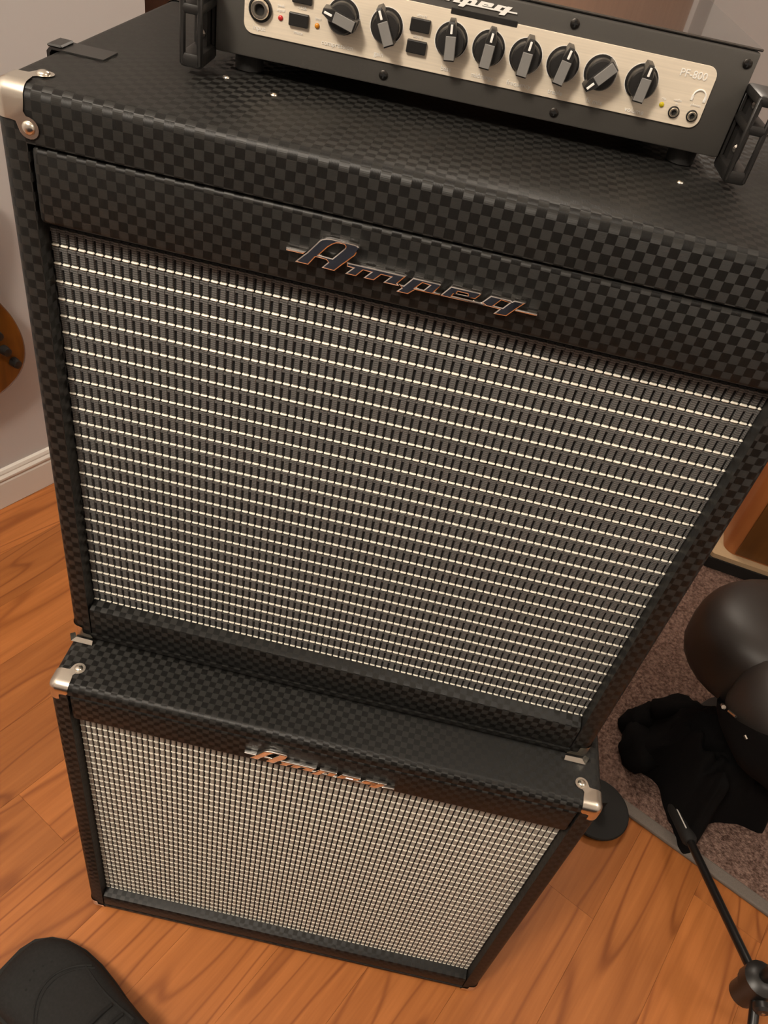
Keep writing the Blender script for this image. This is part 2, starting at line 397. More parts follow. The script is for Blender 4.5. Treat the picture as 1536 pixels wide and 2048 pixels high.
def corner_cap(parent, corner, sx, sy, sz, front_lobe, top=True, lip=False, name='corner_cap'):
    """pressed metal corner: three tabs and a rolled edge; sx,sy,sz point inwards from the corner"""
    off = 0.0009; r = 0.0085; E_ = 0.021
    P = lambda a, b, c: Vector((sx*a, sy*b, sz*c))
    bm = bmesh.new()
    nseg = 5
    # rolled edge strips and ball corner on a shell of radius r+off around (r,r,r)
    def cyl(i):
        j, k = [q for q in range(3) if q != i]
        rows = []
        for d in (r, E_):
            rr = []
            for q in range(nseg+1):
                a = PI/2*q/nseg; v = [0,0,0]; v[i] = d; v[j] = r-(r+off)*math.cos(a); v[k] = r-(r+off)*math.sin(a); rr.append(P(*v))
            rows.append(rr)
        ring_loft(bm, rows, False, False)
    for i in range(3): cyl(i)
    n2 = 5
    grid = []
    for q in range(n2+1):
        th = PI/2*q/n2; row_ = []
        for p_ in range(n2+1):
            ph = PI/2*p_/n2
            d = Vector((math.cos(ph)*math.cos(th), math.sin(ph)*math.cos(th), math.sin(th)))
            row_.append(P(r-(r+off)*d.x, r-(r+off)*d.y, r-(r+off)*d.z))
        grid.append(row_)
    ring_loft(bm, grid, False, False)
    # face tabs
    def tab(i, lobe):
        j, k = [q for q in range(3) if q != i]
        if i == 1 and not lobe:
            pts = [(r,r),(E_,r),(E_-.002,.0115),(.015,.0115),(.012,.0125),(.0115,.015),(.0115,E_-.001),(r,E_)]
        else:
            c = (0.0222, 0.0242); lr = 0.0066
            pts = [(r,r),(E_,r),(E_-.0008,.0115),(.0195,.0148),(.0205,.0172)]
            pts = [(r,r),(E_,r),(E_-.0005,.0120),(.0200,.0150),(.0215,.0175)]
            for q in range(13):
                a = math.radians(-80+250*q/12); pts.append((c[0]+lr*math.cos(a), c[1]+lr*math.sin(a)))
            pts += [(.0145,.0215),(.0115,E_),(r,E_)]
        vs2 = []
        for a_, b_ in pts:
            v = [0,0,0]; v[i] = -off; v[j] = a_; v[k] = b_; vs2.append(bm.verts.new(P(*v)))
        bm.faces.new(vs2)
    tab(2, True); tab(0, True); tab(1, front_lobe)
    if lip:   # pressed L-shaped flange, bent out of the front face
        O_ = [(-.0004,.0112),(-.0006,-.0006),(.0215,-.0006)]; I_ = [(.0036,.0108),(.0042,.0036),(.0212,.0030)]
        vo = [bm.verts.new(P(a_, -.0046, b_)) for a_, b_ in O_]; vi = [bm.verts.new(P(a_, -.0013, b_)) for a_, b_ in I_]
        for i_ in range(2): bm.faces.new((vo[i_], vo[i_+1], vi[i_+1], vi[i_]))
    bmesh.ops.remove_doubles(bm, verts=bm.verts[:], dist=0.00005)
    bmesh.ops.recalc_face_normals(bm, faces=bm.faces[:])
    o = obj(name, bm, M_nickel, parent); o.location = corner; smooth_by_angle(o, 40)
    # pan-head screws in the lobes
    def screw(i):
        j, k = [q for q in range(3) if q != i]
        v = [0,0,0]; v[i] = -off; v[j] = 0.0222; v[k] = 0.0242
        b2 = bmesh.new(); lathe(b2, [(0.0042,-0.0004),(0.0042,0.0004),(0.0034,0.0014),(0.0018,0.0020),(0.0004,0.0021)], 14)
        nrm = [0,0,0]; nrm[i] = -1; nv = P(*nrm)
        s = obj('screw', b2, M_nickel, o); s.location = P(*v); s.rotation_euler = nv.to_track_quat('Z','Y').to_euler(); smooth_by_angle(s, 50)
    if sz < 0: screw(2)
    if front_lobe: screw(1)
    return o
def grille(parent, x0, x1, y, z_first, dz, n_rows, px, z_bot, z_top, mweave, dash, ribs):
    bm = bmesh.new(); box(bm, x0-.004, x1+.004, y+.0008, y+.006, z_bot-.004, z_top+.004)
    gc = obj('grille_cloth', bm, M_black, parent); gc['label'] = 'black backing of the silver striped grille cloth'
    ncol = int((x1-x0)/px)
    # woven blocks between the bright threads
    bm = bmesh.new()
    zs_ = [z_first-i*dz for i in range(n_rows)]
    lo = [z for z in zs_]+[zs_[0]+dz]
    rnd = random.Random(2)
    for z in lo:
        for c in range(ncol+1):
            xa = x0+c*px+0.0004; xb = min(xa+px*0.78, x1)
            if xb-xa < 0.001: continue
            za, zb = z-dz+0.0012, z-0.0010
            za, zb = max(za, z_bot), min(zb, z_top)
            if zb-za < 0.001: continue
            h = 0.0011; m_ = 0.0007
            lowr = [bm.verts.new(p) for p in ((xa,y+.001,za),(xb,y+.001,za),(xb,y+.001,zb),(xa,y+.001,zb))]
            top = [bm.verts.new(p) for p in ((xa+m_,y-h,za+m_),(xb-m_,y-h,za+m_),(xb-m_,y-h,zb-m_),(xa+m_,y-h,zb-m_))]
            bm.faces.new(top[::-1])
            for i in range(4): bm.faces.new((lowr[i], lowr[(i+1)%4], top[(i+1)%4], top[i]))
    for z in (lo if ribs else []):   # unbroken ribs under each bright row
        za, zb = max(z-0.0044, z_bot), min(z-0.0018, z_top)
        if zb-za > 0.001: box(bm, x0, x1, y-.0004, y+.0009, za, zb)
    wv = obj('weave', bm, mweave, gc); wv['kind'] = 'stuff'
    bmesh_row = bmesh.new()
    for c in range(ncol+1):
        xa = x0+c*px+0.0001; xb = min(xa+px*dash, x1)
        if xb-xa < 0.001: continue
        rings = []
        for xx, k in ((xa, .35), (xa+.0009, 1), (xb-.0009, 1), (xb, .35)):
            rings.append([(xx, 0.0009*k-0.0019*k*math.sin(a), 0.00105*k*math.cos(a)) for a in (0, PI*.25, PI*.5, PI*.75, PI)])
        ring_loft(bmesh_row, rings, True, True)
    first = None
    for z in zs_:
        if first is None:
            first = obj('thread_row', bmesh_row, M_thread, gc, smooth=False); first.location = (0, y-.0006, z)
            first['label'] = 'row of silver thread dashes'
        else:
            o = first.copy(); COL.objects.link(o); o.parent = gc; o.location = (0, y-.0006, z)
    return gc
def cabinet(name, label, loc, rz, W, H, D, z_open_top, z_val_bot, z_rail, y_g, grill, logo, front_lobe, base):
    c = empty(name, label, 'speaker cabinet', loc, rz)
    t_ = 0.0196; r = 0.0085
    bm = bmesh.new(); box(bm, 0, W, 0, D, base, H, r, 4)
    ff = max((f for f in bm.faces if f.normal.y < -0.99), key=lambda f: f.calc_area())
    # open the front: cut the hole by rebuilding the face as a frame and a recess
    xs = (t_, W-t_); zs2 = (base+0.012, z_open_top)
    outer = list(ff.verts); bmesh.ops.delete(bm, geom=[ff], context='FACES_ONLY')
    ctr = Vector((W/2, 0, H/2))
    key = lambda v: (v.co.x > W/2, v.co.z > H/2)
    O = {key(v): v for v in outer}
    I = {(a, b_): bm.verts.new((xs[a], 0, zs2[b_])) for a in (0,1) for b_ in (0,1)}
    K = {(a, b_): bm.verts.new((xs[a], 0.10, zs2[b_])) for a in (0,1) for b_ in (0,1)}
    cyc = [(0,0),(1,0),(1,1),(0,1)]
    for i in range(4):
        p, q = cyc[i], cyc[(i+1)%4]
        bm.faces.new((O[p], O[q], I[q], I[p])); bm.faces.new((I[p], I[q], K[q], K[p]))
    bm.faces.new([K[p] for p in cyc])
    bmesh.ops.recalc_face_normals(bm, faces=bm.faces[:])
    sh = obj('shell', bm, M_tolex, c, uv=True); smooth_by_angle(sh, 40)
    # front board with the badge
    bm = bmesh.new(); box(bm, t_+.0014, W-t_-.0014, 0.0002, y_g+.006, z_val_bot, z_open_top-.0016, 0.0035, 3)
    smooth_by_angle(obj('badge_board', bm, M_tolex, c, uv=True), 40)
    # bottom rail with a sloping top
    zr0, zr1 = base+.0135, z_rail
    pr = [(0.0012,zr0),(0.0002,zr0+.002),(0.0002,zr1-.003),(0.0014,zr1-.0008),(0.004,zr1+.0002),(y_g+.004,zr1+.0035),(y_g+.004,zr0)]
    bm = bmesh.new(); ring_loft(bm, [[(x, yy, zz) for yy, zz in pr] for x in (t_+.0014, W-t_-.0014)])
    bmesh.ops.recalc_face_normals(bm, faces=bm.faces[:])
    smooth_by_angle(obj('bottom_rail', bm, M_tolex, c, uv=True), 40)
    gx0, gx1 = t_+.0002, W-t_-.0002
    z_first, dz, nrow, px, mw, dash, ribs = grill
    grille(c, gx0, gx1, y_g, z_first, dz, nrow, px, z_rail+.0037, z_val_bot+.02, mw, dash, ribs)
    lx, lz, ls = logo
    emblem(c, lx, lz, -0.0024, ls)
    for (cx, sx) in ((0,1),(W,-1)):
        for (cy, sy) in ((0,1),(D,-1)):
            for (cz, sz) in ((base,1),(H,-1)):
                corner_cap(c, (cx,cy,cz), sx, sy, sz, front_lobe and sy > 0 and sz < 0, lip=(front_lobe and sy > 0 and sz > 0))
    if base > 0.0005:
        for x in (0.06, W-.06):
            for y in (0.05, D-.05):
                bm = bmesh.new(); lathe(bm, [(0.010,0),(0.012,base*.5),(0.012,base+.0004)], 12)
                f = obj('foot', bm, M_rubber, c); f.location = (x, y, 0)
    return c
ZU = 0.5413; ZT = 1.0720
low_cab = cabinet('speaker_cabinet', 'lower black checkered speaker cabinet standing on the wood floor with fine beige grille',
    (-0.0005,-0.0585,0), 0.01484, 0.5597, ZU, 0.33, ZU-.0125, 0.4870, 0.0440, 0.0147, (0.4800, 0.01240, 36, 0.0062, M_weave2, .80, False), (0.2013, 0.5040, 0.00094), False, 0.004)
up_cab = cabinet('speaker_cabinet', 'upper black checkered speaker cabinet stacked on the other, amplifier on top',
    (0,0,ZU), 0.0, 0.54, ZT-ZU, 0.306, 0.4968, 0.4460, 0.0520, 0.0147, (0.4258, 0.013772, 28, 0.0063, M_weave, .87, True), (0.1870, 0.4680, 0.001), True, 0.002)
# latch plate folded over the left edge of the upper cabinet and small studs on its top
bm = bmesh.new(); H_ = ZT-ZU
ring_loft(bm, [[(x, yy, z) for x, z in ((-.0022,H_-.03),(-.0022,H_-.001),(-.0005,H_+.0011),(.037,H_+.0011),(.037,H_+.0002),(.0015,H_+.0002),(-.0002,H_-.002),(-.0002,H_-.03))] for yy in (.0765,.0995)])
lp = obj('latch_plate', bm, M_plastic, up_cab)
bm = bmesh.new(); box(bm, -.0030, .0075, .0785, .0975, H_+.0008, H_+.0030, .001, 1); obj('latch_hook', bm, M_plastic, lp)
for c_ in (low_cab, up_cab): c_['group'] = 'stacked speaker cabinets'
for x, y in ((.1124,.1033),(.1499,.0888),(.4298,.1009)):
    bm = bmesh.new(); lathe(bm, [(0.0026,0),(0.0024,0.0007),(0.0012,0.0013),(0.0003,0.0014)], 12); s = obj('stud', bm, M_nickel, up_cab); s.location = (x, y, H_); smooth_by_angle(s, 50)
# ------------------------------------------------------------------ amplifier head
amp = empty('amplifier_head', 'charcoal amplifier head with champagne panel and black knobs on the upper cabinet', 'amplifier', (0.0997,0.1161,ZT+.012), 0.045)
AW, AH, AD = 0.3555, 0.0655, 0.275
bm = bmesh.new(); box(bm, 0, AW, 0, AD-.09, 0, AH, 0.0015, 2); smooth_by_angle(obj('body', bm, M_amp, amp), 40)
bm = bmesh.new(); box(bm, -.001, AW+.001, 0.0012, AD-.088, AH+.0006, AH+.0022, 0.0007, 1); obj('top_cover', bm, M_amptop, amp)
pan = obj_from_mesh('control_panel', curve_mesh([rounded_rect(0.0195,0.3335,0.0150,0.0530,0.0065,6)], 0.0005, 0.0002), M_panel, amp, (0,-0.0004,0))
bm = bmesh.new(); box(bm, .1545, .1985, -.0014, -.0004, .0508, .0545, .0003, 1); obj('label_tab', bm, M_plastic, amp)
emblem(amp, 0.1270, 0.0598, -0.0005, 0.00042, M_white, 0.0003, 0.0)
kn_x = (0.0855,0.1147,0.1583,0.1834,0.2085,0.2337,0.2592,0.2872); kn_z = 0.0362
kn_a = (75, 26, 6, -3, -4, -9, 139, -4)
for x, a in zip(kn_x, kn_a):
    bm = bmesh.new(); lathe(bm, [(0.0100,0),(0.0100,0.0009),(0.0088,0.0010),(0.0086,0.0085),(0.0078,0.0096),(0.0020,0.0100)], 28, axis='-Y')
    k = obj('knob', bm, M_knob, amp); k.location = (x, -0.0010, kn_z); k.rotation_euler = (0, -math.radians(a), 0); k.scale = (1.07,1,1.07); smooth_by_angle(k, 40)
    bm = bmesh.new()
    prof = [(-.0033,-.0098),(.0033,-.0098),(.0036,-.004),(.0036,.0060),(.0016,.0120),(-.0016,.0120),(-.0036,.0060),(-.0036,-.004)]
    ring_loft(bm, [[(x_*sc, -h, z_*sc) for x_, z_ in prof] for h, sc in ((0.0, 1.0), (0.0125, 0.97), (0.0135, 0.88))])
    bar = obj('pointer_bar', bm, M_knob, k)
    bm = bmesh.new(); box(bm, -.0031, .0031, -.0139, -.0128, -.0088, .0042, .0003, 1); obj('grip_cap', bm, M_knobgrey, bar)
    bm = bmesh.new(); box(bm, -.0007, .0007, -.0141, -.0126, .0054, .0104, .0002, 1); obj('pointer_line', bm, M_white, bar)
for x, z in ((0.0565,0.0290),(0.0578,0.0425),(0.1365,0.0408),(0.1363,0.0281)):
    bm = bmesh.new(); box(bm, x-.0066, x+.0066, -.0036, -.0004, z-.0039, z+.0039, .0006, 2); obj('push_button', bm, M_plastic, amp)
def lens(x, z, m, lab):
    bm = bmesh.new(); lathe(bm, [(0.0017,0),(0.0017,0.0006),(0.0011,0.0012),(0.0002,0.0014)], 14, axis='-Y'); o = obj('indicator_lamp', bm, m, amp); o.location = (x,-.0009,z); o['label'] = lab; smooth_by_angle(o,60)
lens(0.0441,0.0277,M_red,'red indicator lamp'); lens(0.0689,0.0277,M_amber,'amber indicator lamp'); lens(0.3053,0.0254,M_yellow,'yellow indicator lamp')
def jack(x, z, ro, rh, name):
    bm = bmesh.new(); lathe(bm, [(ro*1.25,0),(ro*1.25,ro*.35),(ro*1.08,ro*.42),(ro*1.05,ro*.1)], 24, axis='-Y'); j = obj(name, bm, M_plastic, amp); j.location = (x,-.0009,z); smooth_by_angle(j,40)
    bm = bmesh.new()
    rings = [[(rr*math.cos(2*PI*k/20), -h, rr*math.sin(2*PI*k/20)) for k in range(20)] for rr, h in ((ro,0),(ro,ro*.55),(ro*.85,ro*.75),(rh*1.15,ro*.75),(rh,ro*.6),(rh,-ro*1.0))]
    ring_loft(bm, rings, False); smooth_by_angle(obj('jack_bushing', bm, M_nickel, j), 40)
    bm = bmesh.new(); lathe(bm, [(rh*.99,0),(rh*.99,ro*.3),(rh*.5,ro*.31)], 16, axis='-Y'); obj('jack_hole', bm, M_black, j)
jack(0.0305,0.0305,0.0062,0.0032,'input_jack'); jack(0.3147,0.0226,0.0030,0.0015,'phones_jack'); jack(0.3272,0.0226,0.0030,0.0015,'phones_jack')
def label_text(txt, x, z, size):
    obj_from_mesh('lettering', text_mesh(txt, size), M_white, pan, (x, -0.0010, z))
for txt, x, z, s in (('input',.0300,.0192,.0042),('mute',.0566,.0214,.0030),('-15dB',.0578,.0360,.0026),('compression',.0835,.0190,.0042),('gain',.1120,.0190,.0042),
                     ('bass',.1583,.0190,.0042),('midrange',.1834,.0190,.0042),('frequency',.2085,.0190,.0042),('treble',.2337,.0190,.0042),('fx mix',.2610,.0186,.0045),('volume',.2890,.0182,.0045),
                     ('PF-800',.3185,.0462,.0066),('ultra hi',.1365,.0462,.0024),('ultra lo',.1363,.0340,.0024),('signal',.0441,.0322,.0026),('peak',.0441,.0348,.0026),('limit',.0692,.0318,.0026),
                     ('clip',.3053,.0292,.0024),('audio',.3147,.0300,.0024),('in',.3147,.0278,.0024),('phones',.3272,.0293,.0024)):
    label_text(txt, x, z, s)
bm = bmesh.new()
tube(bm, [(.3272+.0042*math.cos(a), -.0011, .0345+.0042*math.sin(a)) for a in [PI*(-.15+1.3*k/14) for k in range(15)]], 0.0005, 6)
box(bm, .3222,.3238,-.0013,-.0009,.0318,.0350); box(bm, .3306,.3322,-.0013,-.0009,.0318,.0350)
obj('headphone_symbol', bm, M_white, pan)
for x in kn_x:   # printed scale rings round the knobs
    bm = bmesh.new(); 
    a0, a1, nn = math.radians(-50), math.radians(230), 26
    outer = [(x+.0112*math.cos(a0+(a1-a0)*k/nn), kn_z+.0112*math.sin(a0+(a1-a0)*k/nn)) for k in range(nn+1)]
    inner = [(x+.0108*math.cos(a0+(a1-a0)*k/nn), kn_z+.0108*math.sin(a0+(a1-a0)*k/nn)) for k in range(nn+1)]
    prism_pts = outer+inner[::-1]
    prism(bm, prism_pts, -.0009, -.00105); obj('scale_ring', bm, M_white, pan)
for x, z in ((.1172,.0070),(.2370,.0066),(.0120,.0590),(.2343,.0598),(.3492,.0585)):
    bm = bmesh.new(); lathe(bm, [(0.0031,0),(0.0031,0.0005),(0.0027,0.0008),(0.0004,0.0010)], 16, axis='-Y'); s = obj('screw', bm, M_screw, amp); s.location = (x,-.0001,z); smooth_by_angle(s,50)
    bm = bmesh.new(); box(bm,-.0019,.0019,-.0012,-.0008,-.00045,.00045); box(bm,-.00045,.00045,-.00121,-.0008,-.0019,.0019); obj('cross_slot', bm, M_black, s)
for x in (.012, AW-.028):
    for y in (.012, AD-.11):
        bm = bmesh.new(); lathe(bm, [(0.009,-.0120),(0.0100,-.0112),(0.0100,0.0004)], 18); f = obj('foot', bm, M_rubber, amp); f.location = (x+.008, y+.006, 0); smooth_by_angle(f,40)
def ear(x0, x1):
    """moulded end guard: posts and cross blocks around two open slots"""
    y0, y1, z0, z1 = -.030, .006, -.0065, .0480
    bm = bmesh.new()
    pw = 0.0036
    for xa in (x0, x1-pw):
        for ya in (y0, y1-pw):
            box(bm, xa, xa+pw, ya, ya+pw, z0+.001, z1-.001, .001, 1)
    for za, zb in ((z0, z0+.009), (.0245, .0310), (z1-.0065, z1)):
        box(bm, x0, x1, y0, y1, za, zb, .0022, 2)
    box(bm, x0+.0035, x1-.0035, y1-.012, y1-.001, z0+.004, z1-.004)
    e = smooth_by_angle(obj('end_guard', bm, M_plastic, amp), 40)
    for za in (.010, .038):
        bm = bmesh.new(); lathe(bm, [(0.0030,0),(0.0030,0.0006),(0.0016,0.0014)], 12, ((x0+x1)/2, y1-.0122, za), '-Y'); obj('screw', bm, M_steel, e)
ear(-.0155, -.0005); ear(AW+.0005, AW+.0155)
# ------------------------------------------------------------------ carpet, stand base, mic stand, stool, clothes
rug_s0, rug_t0 = None, None
RF = Vector((.8092,.2826,0)); sF = (RF-W0).dot(U)
bm = bmesh.new(); box(bm, sF+.020, S1-.02, -(T1-.05), -(0.86), 0.0003, 0.0080, .002, 1)
rug = rlocal(obj('rug', bm, M_carpet)); rug['label'] = 'brown loop pile rug with grey bound edge lying on the wood floor'; rug['category'] = 'rug'
bm = bmesh.new(); box(bm, sF, sF+.0225, -(T1-.05), -(0.86), 0.0003, 0.0088, .003, 2); obj('binding', bm, M_bind, rug)['label'] = 'grey binding tape'
bm = bmesh.new(); lathe(bm, [(0.057,0.0),(0.058,0.001),(0.058,0.004),(0.0565,0.0058),(0.052,0.0062),(0.049,0.0052),(0.014,0.0075),(0.011,0.01),(0.011,0.04),(0.004,0.041)], 40)
db = obj('stand_base', bm, M_rubber); db.location = (0.7456,0.2802,0.0085); db['label'] = 'round black disc base on the floor behind the lower cabinet corner'; db['category'] = 'stand base'; smooth_by_angle(db, 35)
# tripod of a microphone stand
hub = Vector((0.9202,0.0042,0.130))
ms = empty('microphone_stand', 'black tripod microphone stand with one leg resting on the rug edge', 'microphone stand', (hub.x, hub.y, 0))
hz = hub.z
def leg(end, k):
    e = Vector(end)-Vector((hub.x,hub.y,0))
    a = Vector((0,0,hz)); d = (e-a)
    bm = bmesh.new(); tube(bm, [a+d*0.03, a+d*0.80], 0.0068, 12)
    l = smooth_by_angle(obj('leg', bm, M_pole, ms), 40)
    bm = bmesh.new(); tube(bm, [a+d*0.74, a+d*0.76, a+d*0.97, a+d*1.0], [0.009,0.0125,0.0125,0.009], 14)
    f = smooth_by_angle(obj('foot', bm, M_rubber, l), 40); return a, d, l, f
a, d, l, f = leg((0.881,0.3155,0.021), 0)
side = Vector((d.y,-d.x,0)).normalized()
n_ = d.cross(side).normalized(); n_ = n_ if n_.z > 0 else -n_
bm = bmesh.new(); p0, p1 = a+d*0.80, a+d*0.93; q = n_*0.0118-side*0.0045
tube(bm, [p0+q, p1+q], 0.0011, 6); obj('white_stripe', bm, M_white, l)['label'] = 'thin white stripe on the rubber foot'
leg((1.22,-0.10,0.013), 1); leg((0.88,-0.29,0.013), 2)
bm = bmesh.new(); lathe(bm, [(0.010,hz-.05),(0.019,hz-.045),(0.019,hz-.012),(0.024,hz-.008),(0.024,hz+.014),(0.017,hz+.02),(0.0095,hz+.022)], 18); smooth_by_angle(obj('hub', bm, M_plastic, ms), 35)
bm = bmesh.new(); tube(bm, [(0,0,hz-.05),(0,0,1.05)], 0.0085, 14); smooth_by_angle(obj('shaft', bm, M_pole, ms), 40)
bm = bmesh.new(); lathe(bm, [(0.0095,1.046),(0.012,1.05),(0.012,1.07),(0.008,1.075),(0.008,1.085)], 14); cl_ = smooth_by_angle(obj('clip_mount', bm, M_plastic, ms), 40)
bm = bmesh.new(); tube(bm, [(0,.03,1.098),(0,-.035,1.104)], [.015,.018], 14); smooth_by_angle(obj('clip', bm, M_rubber, cl_), 40)
bm = bmesh.new(); lathe(bm, [(0.004,-.016),(0.004,0),(0.011,.002),(0.012,.010),(0.009,.014),(0.002,.015)], 14, (0.0,-.024,hz), '-Y'); kb = smooth_by_angle(obj('clamp_knob', bm, M_plastic, ms), 40)
bm = bmesh.new(); lathe(bm, [(0.003,0),(0.003,.003),(0.001,.004)], 10, (0.0,-.036,hz), '-Y'); obj('bolt', bm, M_nickel, kb)
# padded stool: two leather lobes on a post
stool = empty('stool', 'low stool with two lobed black leather seat standing on the rug', 'stool', (1.00,0.42,0.008))
def lobe(bm, c, rx, ry, rz, e=0.75, n=28, mrings=16):
    rings = []
    for i in range(mrings+1):
        th = -PI/2+PI*i/mrings
        cz = math.copysign(abs(math.sin(th))**e, math.sin(th)); cr = max(abs(math.cos(th))**e, 0.012)
        rings.append([Vector(c)+Vector((rx*cr*math.cos(2*PI*k/n), ry*cr*math.sin(2*PI*k/n), rz*cz)) for k in range(n)])
    ring_loft(bm, rings)
st0 = Vector((1.00,0.42,0.008))
bm = bmesh.new(); lobe(bm, Vector((.955,.452,.310))-st0, .148, .120, .082, .62)
smooth_by_angle(obj('seat_lobe', bm, M_leather, stool), 60)
bm = bmesh.new(); lobe(bm, Vector((1.003,.316,.315))-st0, .152, .130, .082, .7)
smooth_by_angle(obj('seat_lobe', bm, M_leather, stool), 60)
bm = bmesh.new(); lathe(bm, [(0.02,.012),(0.02,.26)], 14, (.03,.09,0)); obj('post', bm, M_pole, stool)
bm = bmesh.new(); lathe(bm, [(.078,0.0005),(.08,.004),(.078,.012),(.03,.018),(.025,.03)], 28, (.03,.09,0)); smooth_by_angle(obj('base', bm, M_pole, stool), 40)
# heap of black clothing
PILE = [(.812,.393),(.832,.468),(.858,.50),(.888,.508),(.915,.495),(.935,.455),(.960,.425),(1.01,.415),(1.06,.395),(1.05,.315),(.995,.315),(.945,.30),(.912,.245),(.890,.24),(.885,.268),(.872,.30),(.862,.355),(.83,.375)]
def smooth_closed(pts, n):
    out = []
    m = len(pts)
    for i in range(m):
        p0, p1, p2, p3 = [Vector((*pts[(i+k-1) % m], 0)) for k in range(4)]
        for j in range(n):
            t_ = j/n
            out.append(0.5*((2*p1)+(p2-p0)*t_+(2*p0-5*p1+4*p2-p3)*t_*t_+(3*p1-p0-3*p2+p3)*t_**3))
    return out
ol = smooth_closed(PILE, 6); pc = Vector((.925,.375,0)); rings = []
NR = 22
for k in range(NR+1):
    s_ = 1-0.985*k/NR; ring = []
    for i, p in enumerate(ol):
        q = pc+(p-pc)*s_
        h = 0.135*(1-s_**2.6)**0.75
        nz = noise.noise(Vector((q.x*22, q.y*9+3, 1.3)))*0.045+noise.noise(Vector((q.x*40+5, q.y*45, 7)))*0.024+abs(noise.noise(Vector(((q.x+q.y)*16, (q.x-q.y)*7, 2))))*0.05
        z_ = 0.0085+max(0, h+nz*min(1, 3*(1-s_)))
        wob = 1+0.05*noise.noise(Vector((i*.35, s_*4, 5)))
        ring.append((pc.x+(q.x-pc.x)*wob, pc.y+(q.y-pc.y)*wob, z_))
    rings.append(ring)
bm = bmesh.new(); ring_loft(bm, rings)
for c_, r_ in (((.842,.465,.035),(.044,.036,.036)),((.830,.410,.030),(.038,.050,.034)),((.890,.462,.085),(.055,.030,.040)),((.925,.405,.120),(.070,.034,.034))):
    k0 = len(bm.verts); lobe(bm, c_, *r_, .85, 20, 12); bm.verts.ensure_lookup_table()
    for v in bm.verts[k0:]: v.co = Vector(c_)+(v.co-Vector(c_))*(1+.34*noise.noise(v.co*30)+.16*noise.noise(v.co*75)); v.co.z = max(v.co.z, .0086)
pile = obj('clothing_heap', bm, M_cloth); pile['label'] = 'crumpled heap of black clothing on the rug in front of the stool'; pile['category'] = 'clothing'
smooth_by_angle(pile, 80)
bm = bmesh.new(); lc = Vector((1.003,.316,.315)); lobe(bm, (0,0,0), .152*1.045, .130*1.045, .082*1.045, .7, 48, 30)
pn = Vector((-.10,.55,.83)).normalized()
bmesh.ops.bisect_plane(bm, geom=bm.verts[:]+bm.edges[:]+bm.faces[:], plane_co=pn*.004, plane_no=pn, clear_outer=True)
for v in bm.verts: v.co *= 1+.05*abs(noise.noise(v.co*14))+.02*noise.noise(v.co*40)
dr = obj('draped_sleeve', bm, M_cloth, pile); dr.location = lc; smooth_by_angle(dr, 80)
for p_, q_, r_ in (((.849,.330,.292),(.8445,.318,.302),.0035),((.8445,.303,.314),(.8475,.286,.3245),.0022),((.857,.259,.322),(.860,.2545,.320),.0025)):
    bm = bmesh.new(); tube(bm, [p_, q_], r_, 8); z_ = obj('zip_pull', bm, M_nickel, pile)
    z_['label'] = 'small bright metal zip pull'
# tall wooden cabinet on a moulded plinth
CA = math.radians(-10)
wc = empty('wooden_cabinet', 'tall honey coloured wooden cabinet with rounded corner on black plinth and cream moulding', 'cabinet', (1.036,.985,0.0084), CA)
def rr_plan(x0,x1,y0,y1,r,z0,z1,bm,n=6):
    pl = rounded_rect(x0,x1,y0,y1,r,n)
    ring_loft(bm, [[(x,y,z) for x,y in pl] for z in (z0,z1)])
bm = bmesh.new(); rr_plan(-.004,.55,-.004,.42,.006,0,.030,bm); smooth_by_angle(obj('plinth', bm, M_rubber, wc),40)
bm = bmesh.new(); rr_plan(0,.545,0,.415,.008,.0303,.042,bm); smooth_by_angle(obj('moulding', bm, M_cream, wc),40)
bm = bmesh.new(); rr_plan(.026,.53,.020,.40,.030,.0423,.75,bm,8); smooth_by_angle(obj('carcass', bm, M_lit_edge, wc),40)
bm = bmesh.new(); box(bm,.052,.505,.0175,.0203,.046,.74,.0015,1); obj('front_panel', bm, M_oak, wc)
bm = bmesh.new(); rr_plan(.018,.54,.012,.41,.030,.7503,.772,bm,8); smooth_by_angle(obj('top_board', bm, M_oak, wc),40)
# ------------------------------------------------------------------ guitar hanging on the wall
gt = empty('electric_guitar', 'brown wood grain electric guitar body hanging on the grey wall at left', 'guitar')
rlocal(gt, 0, 0.0, 0)
def gout():
    P_ = [(.085,.39),(.080,.345),(.052,.312),(.0,.292),(-.07,.285),(-.14,.29),(-.195,.315),(-.225,.36),(-.225,.41),(-.20,.46),(-.185,.50),(-.20,.55),(-.225,.60),(-.215,.645),(-.18,.655),(-.13,.62),(-.10,.60),(-.04,.60),(-.02,.63),(.02,.68),(.055,.67),(.055,.62),(.035,.56),(.030,.52),(.048,.485),(.072,.44)]
    return [(p.x,p.y) for p in smooth_closed(P_, 5)]
g2 = gout(); bm = bmesh.new(); gc_ = (-.07,.46)
for_r = []
for tt_, sc in ((.012,.955),(.016,.99),(.022,1.0),(.042,1.0),(.048,.985),(.050,.95)):
    for_r.append([(gc_[0]+(x-gc_[0])*sc, -tt_, gc_[1]+(z-gc_[1])*sc) for x, z in g2])
ring_loft(bm, for_r); smooth_by_angle(obj('body', bm, M_guitar, gt), 50)
for x, z in ((.0553,.3586),(.0400,.390),(.030,.425)):
    bm = bmesh.new(); lathe(bm, [(.009,0),(.009,.004),(.0075,.015),(.002,.016)], 18, (x,-.0502,z), '-Y'); smooth_by_angle(obj('control_knob', bm, M_plastic, gt), 40)
bm = bmesh.new(); box(bm,-.115,-.035,-.060,-.0502,.345,.385,.003,2); obj('bridge', bm, M_nickel, gt)
for z in (.42,.49):
    bm = bmesh.new(); box(bm,-.118,-.032,-.057,-.0502,z,z+.022,.003,2); obj('pickup', bm, M_plastic, gt)
